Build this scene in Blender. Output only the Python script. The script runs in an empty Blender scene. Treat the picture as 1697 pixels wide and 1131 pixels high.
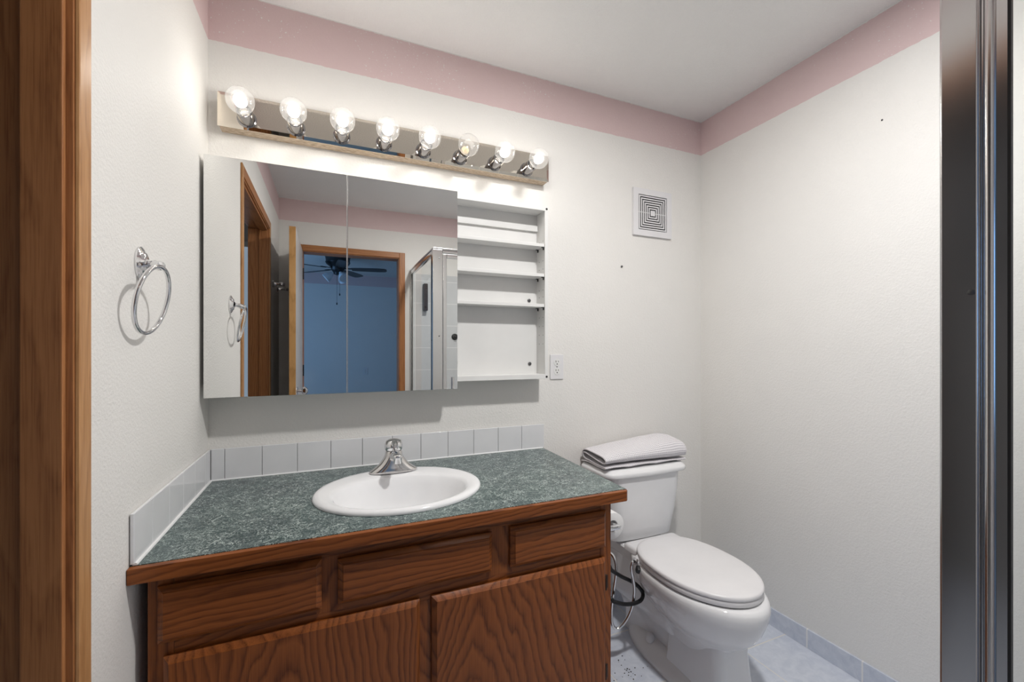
import bpy, bmesh, math, random
from mathutils import Vector, Matrix, noise
random.seed(7)
PI = math.pi
SC = bpy.context.scene
COL = SC.collection

# ------------------------------------------------------------------ camera, world, big lights, exposure
CAM_H = 1.235
YAW = 0.4019
F_PX, HORIZON = 709.6, 579.3
cam_d = bpy.data.cameras.new('camera')
cam = bpy.data.objects.new('camera', cam_d)
COL.objects.link(cam)
cam.location = (0, 0, CAM_H)
cam.rotation_euler = (PI / 2, 0, -YAW)
cam_d.sensor_width = 36
cam_d.lens = 36 * F_PX / 1697
cam_d.shift_y = (HORIZON - 565.5) / 1697
cam_d.clip_start = 0.02
SC.camera = cam

world = bpy.data.worlds.new('world')
SC.world = world
world.use_nodes = True
world.node_tree.nodes['Background'].inputs[0].default_value = (0.8, 0.85, 1, 1)
world.node_tree.nodes['Background'].inputs[1].default_value = 0.3

def area_light(name, loc, rot, size, power, color, shape='DISK', size_y=None):
    d = bpy.data.lights.new(name, 'AREA')
    d.shape = shape
    d.size = size
    if size_y: d.size_y = size_y
    d.energy = power
    d.color = color
    o = bpy.data.objects.new(name, d)
    COL.objects.link(o)
    o.location = loc
    o.rotation_euler = rot
    return o

# ceiling lamp of the bathroom (above the frame), daylight of the bedroom, added ceiling fill in the room beyond the left doorway
area_light('ceiling_lamp_light', (0.85, 0.58, 2.43), (0, 0, 0), 0.13, 15.5, (1, 0.985, 0.965))
area_light('bedroom_window_light', (-1.55, -2.3, 1.5), (0, -PI / 2, 0), 1.3, 13, (0.26, 0.54, 1.0), 'RECTANGLE', 1.6)
area_light('side_room_fill_light', (-1.05, 1.25, 2.43), (0, 0, 0), 0.45, 1.6, (0.95, 0.96, 1.0), 'RECTANGLE', 1.0)
BULB_POWER = 1.1
SC.view_settings.view_transform = 'Standard'
SC.view_settings.look = 'None'
SC.view_settings.gamma = 1
SC.view_settings.use_curve_mapping = False
SC.view_settings.exposure = 0.72

# ------------------------------------------------------------------ room numbers (metres)
XL, XR, YB, YD, ZC, ZP = -0.374, 1.823, 1.7095, -0.66, 2.448, 2.27
WT = 0.115

# ------------------------------------------------------------------ node helpers
class NT:
    def __init__(s, name):
        s.m = bpy.data.materials.new(name)
        s.m.use_nodes = True
        s.t = s.m.node_tree
        s.b = s.t.nodes['Principled BSDF']
        s.out = s.t.nodes['Material Output']
    def n(s, typ, **kw):
        nd = s.t.nodes.new(typ)
        for k, v in kw.items(): setattr(nd, k, v)
        return nd
    def l(s, a, b): s.t.links.new(a, b)
    def set(s, **kw):
        for k, v in kw.items(): s.b.inputs[k.replace('_', ' ')].default_value = v
    def coord(s, out='Object'): return s.n('ShaderNodeTexCoord').outputs[out]
    def mapping(s, vec, scale=(1, 1, 1), rot=(0, 0, 0), loc=(0, 0, 0)):
        m = s.n('ShaderNodeMapping')
        m.inputs['Scale'].default_value = scale
        m.inputs['Rotation'].default_value = rot
        m.inputs['Location'].default_value = loc
        s.l(vec, m.inputs['Vector'])
        return m.outputs[0]
    def noise(s, vec, scale, detail=2, rough=0.5, dist=0.0):
        x = s.n('ShaderNodeTexNoise')
        x.inputs['Scale'].default_value = scale
        x.inputs['Detail'].default_value = detail
        x.inputs['Roughness'].default_value = rough
        x.inputs['Distortion'].default_value = dist
        if vec is not None: s.l(vec, x.inputs['Vector'])
        return x
    def math(s, op, a, b=None, c=None):
        x = s.n('ShaderNodeMath', operation=op)
        for i, v in enumerate((a, b, c)):
            if v is None: continue
            if isinstance(v, (int, float)): x.inputs[i].default_value = v
            else: s.l(v, x.inputs[i])
        return x.outputs[0]
    def ramp(s, fac, stops, interp='LINEAR'):
        r = s.n('ShaderNodeValToRGB')
        r.color_ramp.interpolation = interp
        e = r.color_ramp.elements
        while len(e) < len(stops): e.new(0.5)
        for el, (p, c) in zip(e, stops):
            el.position = p
            el.color = (c, c, c, 1) if isinstance(c, (int, float)) else (*c, 1)
        s.l(fac, r.inputs[0])
        return r.outputs[0]
    def mix(s, fac, a, b):
        x = s.n('ShaderNodeMix', data_type='RGBA')
        for i, v in ((0, fac), (6, a), (7, b)):
            if isinstance(v, (int, float)): x.inputs[i].default_value = v
            elif isinstance(v, tuple): x.inputs[i].default_value = (*v, 1)
            else: s.l(v, x.inputs[i])
        return x.outputs[2]
    def bump(s, h, strength, dist=0.001):
        b = s.n('ShaderNodeBump')
        b.inputs['Strength'].default_value = strength
        b.inputs['Distance'].default_value = dist
        s.l(h, b.inputs['Height'])
        s.l(b.outputs[0], s.b.inputs['Normal'])
    def xyz(s, vec):
        x = s.n('ShaderNodeSeparateXYZ')
        s.l(vec, x.inputs[0])
        return x.outputs

def plain(name, col, rough=0.5, metal=0.0, spec=0.5, emit=None, es=0):
    k = NT(name)
    nz = k.noise(k.coord(), 9, 3)
    k.l(k.mix(nz.outputs[0], tuple(c * 0.94 for c in col), tuple(min(1, c * 1.06) for c in col)), k.b.inputs['Base Color'])
    k.set(Roughness=rough, Metallic=metal)
    k.b.inputs['Specular IOR Level'].default_value = spec
    if emit:
        k.b.inputs['Emission Color'].default_value = (*emit, 1)
        k.b.inputs['Emission Strength'].default_value = es
    return k.m

WALL_C = (0.787, 0.768, 0.738)
PINK_C = (0.60, 0.425, 0.425)

def wall_mat(name, band=True, bump=0.28, base=None):
    WALL = base or WALL_C
    k = NT(name)
    co = k.coord()
    nz = k.noise(co, 6, 3)
    col = k.mix(nz.outputs[0], tuple(c * 0.975 for c in WALL), tuple(c * 1.02 for c in WALL))
    if band:
        z = k.xyz(co)[2]
        wob = k.noise(co, 60, 2)
        ze = k.math('ADD', z, k.math('MULTIPLY', k.math('SUBTRACT', wob.outputs[0], 0.5), 0.006))
        up = k.math('GREATER_THAN', ze, ZP)
        lowc = k.math('LESS_THAN', ze, ZC - 0.004)
        chip_n = k.noise(co, 130, 2)
        chip_m = k.noise(co, 4.5, 1)
        chip = k.math('MULTIPLY', k.math('GREATER_THAN', chip_n.outputs[0], 0.69), k.math('GREATER_THAN', chip_m.outputs[0], 0.56))
        fac = k.math('MULTIPLY', k.math('MULTIPLY', up, lowc), k.math('SUBTRACT', 1, chip))
        pn = k.noise(co, 7, 3)
        pink = k.mix(pn.outputs[0], (0.725, 0.57, 0.565), (0.685, 0.515, 0.515))
        col = k.mix(fac, col, pink)
    k.l(col, k.b.inputs['Base Color'])
    k.set(Roughness=0.62)
    h = k.noise(co, 150, 3, 0.55)
    h2 = k.ramp(h.outputs[0], [(0.38, 0), (0.62, 1)])
    k.bump(h2, bump, 0.0016)
    return k.m

def wood_mat(name, dark, mid, light, axis='z', ring=42, rough=0.34, streak=0.5, lean=0.20, spec=0.28):
    """flat sawn oak: growth rings about an axis leaning slightly out of the board, plus fine pores along the grain"""
    k = NT(name)
    co = k.coord()
    oi = k.n('ShaderNodeObjectInfo')
    off = k.n('ShaderNodeVectorMath', operation='SCALE')
    off.inputs[0].default_value = (0.12, 0.05, 2.3)
    k.l(oi.outputs['Random'], off.inputs['Scale'])
    add = k.n('ShaderNodeVectorMath', operation='ADD')
    k.l(co, add.inputs[0])
    k.l(off.outputs[0], add.inputs[1])
    v = add.outputs[0]
    rot = {'z': (0, 0, 0), 'x': (0, PI / 2, 0), 'y': (PI / 2, 0, 0)}[axis]
    v = k.mapping(v, rot=rot)                      # grain now along local z
    low = k.noise(k.mapping(v, scale=(3.4, 3.4, 0.9)), 1.6, 2)
    warp = k.n('ShaderNodeVectorMath', operation='SCALE')
    warp.inputs['Scale'].default_value = 0.15
    k.l(low.outputs['Color'], warp.inputs[0])
    wv = k.n('ShaderNodeVectorMath', operation='ADD')
    k.l(v, wv.inputs[0])
    k.l(warp.outputs[0], wv.inputs[1])
    fine = k.noise(k.mapping(v, scale=(42, 42, 14)), 1.0, 2)
    tilt = k.mapping(wv.outputs[0], rot=(lean, lean * 0.2, 0), loc=(-0.09, 0.02, 0))
    xs = k.xyz(tilt)
    r = k.math('SQRT', k.math('ADD', k.math('POWER', xs[0], 2), k.math('POWER', xs[1], 2)))
    ph = k.math('ADD', k.math('MULTIPLY', r, ring), k.math('MULTIPLY', fine.outputs[0], 0.9))
    saw = k.math('FRACT', ph)
    g = k.ramp(saw, [(0.0, 0.15), (0.25, 0.55), (0.75, 0.95), (1.0, 0.1)])
    pores = k.noise(k.mapping(v, scale=(420, 420, 9)), 1.0, 2, 0.6)
    pr = k.ramp(pores.outputs[0], [(0.36, 0.0), (0.56, 1.0)])
    f = k.math('ADD', k.math('MULTIPLY', g, 1 - 0.45 * streak), k.math('MULTIPLY', pr, 0.45 * streak))
    col = k.ramp(f, [(0.08, dark), (0.55, mid), (1.0, light)])
    k.l(col, k.b.inputs['Base Color'])
    k.set(Roughness=rough)
    k.b.inputs['Specular IOR Level'].default_value = spec
    k.bump(f, 0.15, 0.0006)
    return k.m

def laminate_mat():
    k = NT('green_laminate')
    co = k.coord()
    a = k.noise(co, 46, 3, 0.55, 1.4)
    b = k.noise(k.mapping(co, loc=(3, 7, 1)), 66, 3, 0.55, 1.7)
    cl = k.noise(co, 7, 3)
    def line(n, w): return k.ramp(k.math('ABSOLUTE', k.math('SUBTRACT', n.outputs[0], 0.5)), [(0.0, 1), (w, 0)])
    la, lb = line(a, 0.021), line(b, 0.018)
    l = k.math('MAXIMUM', la, lb)
    patch = k.noise(co, 26, 2)
    l = k.math('MULTIPLY', l, k.ramp(patch.outputs[0], [(0.32, 0.35), (0.58, 1.0)]))
    base = k.mix(k.ramp(cl.outputs[0], [(0.35, 0), (0.65, 1)]), (0.034, 0.057, 0.062), (0.054, 0.090, 0.087))
    base = k.mix(k.ramp(k.noise(co, 120, 3).outputs[0], [(0.4, 0), (0.7, 0.6)]), base, (0.025, 0.05, 0.05))
    k.l(k.mix(l, base, (0.62, 0.71, 0.67)), k.b.inputs['Base Color'])
    k.set(Roughness=0.3)
    return k.m

def tile_floor_mat(name, px, py, x0, y0, mode='floor'):
    k = NT(name)
    co = k.coord()
    xs = k.xyz(co)
    def grout(v, p, o, w):
        t = k.math('ABSOLUTE', k.math('SUBTRACT', k.math('FRACT', k.math('ADD', k.math('DIVIDE', k.math('SUBTRACT', v, o), p), 100.5)), 0.5))
        return k.math('LESS_THAN', t, w / p / 2)
    g = grout(xs[1], py, y0, 0.0055)
    if mode == 'floor': g = k.math('MAXIMUM', g, grout(xs[0], px, x0, 0.0045))
    if mode == 'basex': g = grout(xs[0], px, x0, 0.0055)
    n = k.noise(co, 26, 5, 0.62, 0.6)
    n2 = k.noise(co, 6, 2)
    col = k.mix(k.ramp(n.outputs[0], [(0.3, 0), (0.7, 1)]), (0.52, 0.56, 0.65), (0.69, 0.72, 0.79))
    col = k.mix(k.math('MULTIPLY', n2.outputs[0], 0.4), col, (0.55, 0.58, 0.66))
    k.l(k.mix(g, col, (0.72, 0.70, 0.67) if mode == 'floor' else (0.80, 0.79, 0.78)), k.b.inputs['Base Color'])
    k.set(Roughness=0.38)
    k.bump(k.math('MULTIPLY', g, -1), 0.3, 0.001)
    return k.m

def shower_tile_mat(name, ax):
    k = NT(name)
    xs = k.xyz(k.coord())
    def grout(v, p, o):
        t = k.math('ABSOLUTE', k.math('SUBTRACT', k.math('FRACT', k.math('ADD', k.math('DIVIDE', k.math('SUBTRACT', v, o), p), 100.5)), 0.5))
        return k.math('LESS_THAN', t, 0.004 / p / 2 * 1.3)
    g = k.math('MAXIMUM', grout(xs[ax], 0.2, 0.1), grout(xs[2], 0.2, 0.05))
    n = k.noise(k.coord(), 20, 4)
    k.l(k.mix(g, k.mix(n.outputs[0], (0.55, 0.56, 0.57), (0.64, 0.65, 0.66)), (0.8, 0.8, 0.79)), k.b.inputs['Base Color'])
    k.set(Roughness=0.3)
    return k.m

def mirror_mat(name, col=(0.86, 0.865, 0.855), rough=0.0):
    k = NT(name)
    k.l(k.mix(k.noise(k.coord(), 3, 1).outputs[0], col, tuple(c * 0.99 for c in col)), k.b.inputs['Base Color'])
    k.set(Metallic=1.0, Roughness=rough)
    return k.m

def glass_mat(name, tint=(0.93, 0.96, 0.97), ior=1.5, refl=0.6, haze=0.0):
    """thin pane: lets light straight through, reflects by fresnel"""
    k = NT(name)
    tr = k.n('ShaderNodeBsdfTransparent')
    tr.inputs[0].default_value = (*tint, 1)
    gl = k.n('ShaderNodeBsdfGlossy')
    gl.inputs['Roughness'].default_value = 0.0
    lw = k.n('ShaderNodeLayerWeight')
    lw.inputs[0].default_value = 0.5
    f0 = ((ior - 1) / (ior + 1)) ** 2
    fres = k.math('ADD', f0, k.math('MULTIPLY', 1 - f0, k.math('POWER', lw.outputs['Facing'], 5.0)))   # same on both faces of the pane
    nz = k.noise(k.coord(), 2, 1)
    ms = k.n('ShaderNodeMixShader')
    k.l(k.math('MULTIPLY', fres, k.math('ADD', refl - 0.02, k.math('MULTIPLY', nz.outputs[0], 0.04))), ms.inputs[0])
    k.l(tr.outputs[0], ms.inputs[1])
    k.l(gl.outputs[0], ms.inputs[2])
    res = ms
    if haze:
        tl = k.n('ShaderNodeBsdfTranslucent')
        res = k.n('ShaderNodeMixShader')
        res.inputs[0].default_value = haze
        k.l(ms.outputs[0], res.inputs[1])
        k.l(tl.outputs[0], res.inputs[2])
    k.l(res.outputs[0], k.out.inputs[0])
    return k.m

def towel_mat():
    k = NT('waffle_towel')
    co = k.coord('UV')
    xs = k.xyz(co)
    def cell(v, p): return k.math('ABSOLUTE', k.math('SUBTRACT', k.math('FRACT', k.math('DIVIDE', v, p)), 0.5))
    d = k.math('MAXIMUM', cell(xs[0], 0.0085), cell(xs[1], 0.0085))
    hole = k.math('LESS_THAN', d, 0.24)
    n = k.noise(k.coord(), 40, 3)
    col = k.mix(n.outputs[0], (0.74, 0.715, 0.735), (0.82, 0.80, 0.815))
    k.l(k.mix(k.math('MULTIPLY', hole, 0.8), col, (0.22, 0.2, 0.25)), k.b.inputs['Base Color'])
    k.set(Roughness=0.9)
    k.bump(k.math('ADD', k.math('MULTIPLY', hole, -0.6), n.outputs[0]), 0.6, 0.002)
    return k.m

def board_mat():
    k = NT('particle_board')
    co = k.coord()
    n = k.noise(k.mapping(co, scale=(60, 400, 400)), 1, 3)
    k.l(k.ramp(n.outputs[0], [(0.35, (0.34, 0.25, 0.17)), (0.6, (0.62, 0.50, 0.38)), (0.8, (0.70, 0.60, 0.48))]), k.b.inputs['Base Color'])
    k.set(Roughness=0.8)
    return k.m

M = {}
M['wall'] = wall_mat('painted_wall')
M['wall_plain'] = wall_mat('painted_wall_plain', band=False)
M['ceiling'] = wall_mat('painted_ceiling', band=False, bump=0.5, base=(0.85, 0.842, 0.83))
M['bedroom'] = wall_mat('bedroom_paint', band=True, bump=0.1)
D1, D2, D3 = (0.082, 0.021, 0.005), (0.205, 0.058, 0.013), (0.275, 0.085, 0.020)
M['oak_v'] = wood_mat('vanity_oak_upright', D1, D2, D3, 'z', 62)
M['oak_h'] = wood_mat('vanity_oak_level', D1, D2, D3, 'x', 62)
J1, J2, J3 = (0.25, 0.098, 0.036), (0.36, 0.150, 0.056), (0.43, 0.188, 0.072)
M['jamb'] = wood_mat('door_trim_oak', J1, J2, J3, 'z', 55, 0.38, 0.9, 0.03)
M['jamb_h'] = wood_mat('door_trim_oak_level', J1, J2, J3, 'x', 45, 0.38, 0.9, 0.03)
M['jamb_y'] = wood_mat('door_trim_oak_across', J1, J2, J3, 'y', 45, 0.38, 0.9, 0.03)
M['casing'] = wood_mat('casing_oak_lit', (0.34, 0.16, 0.062), (0.45, 0.23, 0.095), (0.52, 0.28, 0.125), 'z', 45, 0.36, 0.9, 0.03)  # lighter copy of the jamb oak, light on the casing put into the colour
M['door_edge'] = wood_mat('door_leaf_wood', (0.42, 0.22, 0.075), (0.55, 0.30, 0.11), (0.62, 0.35, 0.14), 'z', 25, 0.4, 0.4)
M['door_face'] = plain('door_leaf_paint', (0.52, 0.50, 0.49), 0.4)
M['laminate'] = laminate_mat()
M['floor'] = tile_floor_mat('floor_tile', 0.29, 0.29, 1.56, 1.244)
M['base_tile'] = tile_floor_mat('base_tile', 0.2, 0.2, 0, 1.152, 'base')
M['base_tile_x'] = tile_floor_mat('base_tile_back', 0.2, 0.2, 0.05, 0, 'basex')
M['shower_x'] = shower_tile_mat('shower_tile_x', 0)
M['shower_y'] = shower_tile_mat('shower_tile_y', 1)
M['mirror'] = mirror_mat('silver_mirror')
M['mirror_bar'] = mirror_mat('light_bar_mirror', (0.84, 0.77, 0.67))
M['chrome'] = mirror_mat('chrome', (0.78, 0.78, 0.79), 0.06)
M['socket'] = mirror_mat('dimmed_chrome', (0.30, 0.29, 0.29), 0.12)  # chrome darkened to put its dark reflections into the colour
M['chrome_dull'] = mirror_mat('worn_chrome', (0.70, 0.68, 0.67), 0.14)
M['alu'] = mirror_mat('polished_aluminium', (0.66, 0.66, 0.67), 0.17)
M['white'] = plain('white_melamine', (0.76, 0.755, 0.74), 0.38)
M['plastic'] = plain('white_plastic', (0.74, 0.73, 0.74), 0.35)
M['porcelain'] = plain('white_porcelain', (0.80, 0.80, 0.81), 0.08)
M['tile'] = plain('white_glazed_tile', (0.74, 0.74, 0.755), 0.07)
M['grout'] = plain('grey_grout', (0.36, 0.355, 0.36), 0.85)
M['caulk'] = plain('white_caulk', (0.84, 0.84, 0.84), 0.4)
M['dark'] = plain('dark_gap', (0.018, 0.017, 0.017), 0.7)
M['black'] = plain('black_rubber', (0.012, 0.012, 0.013), 0.45)
M['bronze'] = plain('dark_bronze', (0.035, 0.022, 0.016), 0.4, 0.6)
M['greymetal'] = plain('grey_screw', (0.10, 0.10, 0.10), 0.45, 0.5)
M['fan'] = plain('dark_fan', (0.012, 0.013, 0.016), 0.35)
M['pane'] = glass_mat('shower_glass', (0.985, 0.99, 0.988), 1.45, 0.25)
M['bulb_glass'] = glass_mat('bulb_glass', (0.97, 0.97, 0.97), 1.8, 0.95, 0.09)
M['shade'] = plain('frosted_shade', (0.75, 0.8, 0.85), 0.3)
M['glow'] = plain('bulb_glow', (1, 1, 1), 0.5, emit=(1, 0.97, 0.92), es=3.0)
M['daylight'] = plain('daylit_pane', (0.5, 0.55, 0.6), 0.2, emit=(0.60, 0.78, 1.0), es=0.2)
M['amber'] = plain('amber_stem', (0.75, 0.55, 0.33), 0.3, emit=(1, 0.75, 0.45), es=0.12)
M['towel'] = towel_mat()
M['board'] = board_mat()
M['paper'] = plain('toilet_paper', (0.80, 0.79, 0.78), 0.9)
M['logo'] = plain('grey_print', (0.32, 0.32, 0.33), 0.5)
M['side_dim'] = plain('side_room_dim', (0.26, 0.25, 0.24), 0.7)  # shade put into the wall colour, keeps the reflection in the post dim
M['carpet'] = plain('bedroom_carpet', (0.35, 0.33, 0.32), 0.95)
M['debris'] = plain('dark_crumbs', (0.04, 0.03, 0.025), 0.9)

# ------------------------------------------------------------------ mesh helpers (all in world coordinates)
def B(): return bmesh.new()

def merge(bm, t):
    me = bpy.data.meshes.new('t')
    t.to_mesh(me)
    t.free()
    bm.from_mesh(me)
    bpy.data.meshes.remove(me)

def box(bm, x0, x1, y0, y1, z0, z1, bev=0.0, seg=2, M4=None):
    t = bmesh.new()
    bmesh.ops.create_cube(t, size=1)
    for v in t.verts:
        v.co = Vector(((x0 + x1) / 2 + v.co.x * (x1 - x0), (y0 + y1) / 2 + v.co.y * (y1 - y0), (z0 + z1) / 2 + v.co.z * (z1 - z0)))
    if bev > 0:
        bmesh.ops.bevel(t, geom=t.edges[:], offset=bev, segments=seg, profile=0.5, affect='EDGES')
    if M4 is not None: bmesh.ops.transform(t, matrix=M4, verts=t.verts[:])
    bmesh.ops.recalc_face_normals(t, faces=t.faces[:])
    merge(bm, t)
    return bm

def prism(bm, pts, z0, z1, bev=0.0):
    t = bmesh.new()
    lo = [t.verts.new((x, y, z0)) for x, y in pts]
    hi = [t.verts.new((x, y, z1)) for x, y in pts]
    t.faces.new(lo[::-1]); t.faces.new(hi)
    n = len(pts)
    for i in range(n): t.faces.new((lo[i], lo[(i + 1) % n], hi[(i + 1) % n], hi[i]))
    if bev: bmesh.ops.bevel(t, geom=t.edges[:], offset=bev, segments=2, profile=0.5, affect='EDGES')
    bmesh.ops.recalc_face_normals(t, faces=t.faces[:])
    merge(bm, t)
    return bm

def loft(bm, rings, cap0=True, cap1=True, closed=True):
    t = bmesh.new()
    rr = [[t.verts.new(p) for p in r] for r in rings]
    for a, b in zip(rr, rr[1:]):
        n = len(a)
        for i in range(n if closed else n - 1):
            j = (i + 1) % n
            t.faces.new((a[i], a[j], b[j], b[i]))
    if cap0: t.faces.new(rr[0][::-1])
    if cap1: t.faces.new(rr[-1])
    bmesh.ops.recalc_face_normals(t, faces=t.faces[:])
    merge(bm, t)
    return bm

def frame_from(d):
    d = Vector(d).normalized()
    up = Vector((0, 0, 1)) if abs(d.z) < 0.95 else Vector((1, 0, 0))
    a = d.cross(up).normalized()
    return a, d.cross(a).normalized(), d

def lathe(bm, org, axis, prof, n=28, cap=True):
    a, b, d = frame_from(axis)
    org = Vector(org)
    rings = []
    for r, h in prof:
        r = max(r, 1e-5)
        rings.append([org + d * h + (a * math.cos(2 * PI * i / n) + b * math.sin(2 * PI * i / n)) * r for i in range(n)])
    return loft(bm, rings, cap, cap)

def smooth_path(pts, sub=8):
    P = [Vector(p) for p in pts]
    out = []
    for i in range(len(P) - 1):
        p0, p1, p2, p3 = P[max(i - 1, 0)], P[i], P[i + 1], P[min(i + 2, len(P) - 1)]
        for k in range(sub):
            t = k / sub
            out.append(0.5 * ((2 * p1) + (p2 - p0) * t + (2 * p0 - 5 * p1 + 4 * p2 - p3) * t * t + (3 * p1 - p0 - 3 * p2 + p3) * t ** 3))
    out.append(P[-1])
    return out

def tube(bm, pts, r, n=12, closed=False):
    P = [Vector(p) for p in pts]
    rings = []
    prev = None
    for i, p in enumerate(P):
        if closed: d = P[(i + 1) % len(P)] - P[i - 1]
        else: d = P[min(i + 1, len(P) - 1)] - P[max(i - 1, 0)]
        d.normalize()
        if prev is None: a, b, _ = frame_from(d)
        else:
            a = (prev - d * prev.dot(d)).normalized()
            b = d.cross(a)
        prev = a
        rad = r(i / (len(P) - 1)) if callable(r) else r
        rings.append([p + (a * math.cos(2 * PI * k / n) + b * math.sin(2 * PI * k / n)) * rad for k in range(n)])
    if closed:
        rings.append(rings[0])
        return loft(bm, rings, False, False)
    return loft(bm, rings)

def ball(bm, c, r, sc=(1, 1, 1), seg=20):
    t = bmesh.new()
    bmesh.ops.create_uvsphere(t, u_segments=seg, v_segments=seg // 2, radius=r)
    for v in t.verts: v.co = Vector((c[0] + v.co.x * sc[0], c[1] + v.co.y * sc[1], c[2] + v.co.z * sc[2]))
    merge(bm, t)
    return bm

def wloc(p):
    v = Vector((0, 0, 0))
    while p is not None:
        v = v + p.location
        p = p.parent
    return v

def obj(name, bm, mat, parent=None, label=None, base=None, sharp=35, kind=None):
    off = Vector(base) if base is not None else wloc(parent)
    bmesh.ops.translate(bm, verts=bm.verts[:], vec=-off)
    me = bpy.data.meshes.new(name)
    bm.to_mesh(me)
    bm.free()
    me.materials.append(M[mat])
    me.polygons.foreach_set('use_smooth', [True] * len(me.polygons))
    me.set_sharp_from_angle(angle=math.radians(sharp))
    o = bpy.data.objects.new(name, me)
    COL.objects.link(o)
    if sharp == 35:
        wn = o.modifiers.new('weighted_normal', 'WEIGHTED_NORMAL')
        wn.keep_sharp = True
    if parent is not None:
        o.parent = parent
        if base is not None: o.location = Vector(base) - wloc(parent)
    elif base is not None: o.location = base
    if label: o['label'] = label
    if kind: o['kind'] = kind
    return o

def thing(name, label, cat, loc=(0, 0, 0), group=None):
    o = bpy.data.objects.new(name, None)
    o.empty_display_size = 0.05
    COL.objects.link(o)
    o.location = loc
    o['label'] = label
    o['category'] = cat
    if group: o['group'] = group
    return o

def tag(o, label, cat, group=None):
    o['label'] = label
    o['category'] = cat
    if group: o['group'] = group
    return o

def struct(name, bm, mat, label=None, parent=None):
    o = obj(name, bm, mat, parent)
    o['kind'] = 'structure'
    if label: o['label'] = label
    return o

# ------------------------------------------------------------------ room shell
OY0, OY1, OZ = -0.04, 0.889, 2.03       # doorway in the left wall
DX0, DX1 = -0.20, 0.555                 # doorway to the bedroom
struct('floor', box(B(), XL - WT, XR + WT, YD - WT, YB + WT, -0.1, 0), 'floor', 'pale blue grey square floor tiles')
struct('ceiling', box(B(), XL - WT, XR + WT, YD - WT, YB + WT, ZC, ZC + 0.1), 'ceiling', 'white textured ceiling')
struct('wall_back', box(B(), XL - WT, XR + WT, YB, YB + WT, 0, ZC), 'wall', 'off white back wall with a pink band under the ceiling')
struct('wall_right', box(B(), XR, XR + WT, YD - WT, YB, 0, ZC), 'wall', 'off white right wall with a pink band under the ceiling')
b = B()
box(b, XL - WT, XL, YD, OY0 - 0.02, 0, ZC)
box(b, XL - WT, XL, OY1 + 0.02, YB, 0, ZC)
box(b, XL - WT, XL, OY0 - 0.02, OY1 + 0.02, OZ + 0.02, ZC)
struct('wall_left', b, 'wall', 'off white left wall with a doorway')
b = B()
box(b, XL - WT, DX0 - 0.02, YD - WT, YD, 0, ZC)
box(b, DX1 + 0.02, XR, YD - WT, YD, 0, ZC)
box(b, DX0 - 0.02, DX1 + 0.02, YD - WT, YD, OZ + 0.02, ZC)
struct('wall_front', b, 'wall', 'off white wall behind the camera with the bedroom doorway')
struct('baseboard_right', box(B(), XR - 0.009, XR, 0.27, YB, 0, 0.078, 0.002), 'base_tile', 'grey blue tile baseboard along the right wall')
struct('baseboard_back', box(B(), 0.83, XR - 0.009, YB - 0.009, YB, 0, 0.078, 0.002), 'base_tile_x', 'grey blue tile baseboard behind the toilet')

# trim of the left doorway: jambs, stops, casing
tr = bpy.data.objects.new('trim_1', None)
COL.objects.link(tr)
tr['kind'] = 'structure'
tr['label'] = 'brown oak door frame of the left doorway'
X0, X1 = XL - WT - 0.004, XL + 0.003
b = B()
box(b, X0, X1, OY1, OY1 + 0.02, 0, OZ + 0.02, 0.002)
box(b, X0, X1, OY0 - 0.02, OY0, 0, OZ + 0.02, 0.002)
obj('jamb', b, 'jamb', tr)
obj('head_jamb', box(B(), X0, X1, OY0, OY1, OZ, OZ + 0.02, 0.002), 'jamb_y', tr)
b = B()
box(b, -0.429, -0.3795, OY1 - 0.011, OY1, 0, OZ, 0.0025)
box(b, -0.429, -0.3795, OY0, OY0 + 0.011, 0, OZ, 0.0025)
obj('door_stop', b, 'jamb', tr)
obj('head_stop', box(B(), -0.429, -0.3795, OY0 + 0.011, OY1 - 0.011, OZ - 0.011, OZ, 0.0025), 'jamb_y', tr)
for y0, y1 in ((OY1 + 0.003, OY1 + 0.043), (OY0 - 0.050, OY0 - 0.006)):
    obj('casing', box(B(), XL, XL + 0.009, y0, y1, 0, OZ + 0.056, 0.004), 'casing', tr)
obj('head_casing', box(B(), XL, XL + 0.009, OY0 - 0.006, OY1 + 0.003, OZ + 0.006, OZ + 0.056, 0.004), 'jamb_y', tr)

# trim of the bedroom doorway
tr2 = bpy.data.objects.new('trim_2', None)
COL.objects.link(tr2)
tr2['kind'] = 'structure'
tr2['label'] = 'brown oak door frame of the bedroom doorway'
b = B()
box(b, DX0 - 0.02, DX0, YD - WT - 0.004, YD + 0.004, 0, OZ + 0.02, 0.002)
box(b, DX1, DX1 + 0.02, YD - WT - 0.004, YD + 0.004, 0, OZ + 0.02, 0.002)
obj('jamb', b, 'jamb', tr2)
obj('head_jamb', box(B(), DX0, DX1, YD - WT - 0.004, YD + 0.004, OZ, OZ + 0.02, 0.002), 'jamb_h', tr2)
for x0, x1 in ((DX0 - 0.055, DX0 - 0.006), (DX1 + 0.006, DX1 + 0.055)):
    obj('casing', box(B(), x0, x1, YD, YD + 0.015, 0, OZ + 0.055, 0.004), 'jamb', tr2)
obj('head_casing', box(B(), DX0 - 0.006, DX1 + 0.006, YD, YD + 0.015, OZ + 0.006, OZ + 0.055, 0.004), 'jamb_h', tr2)

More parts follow.
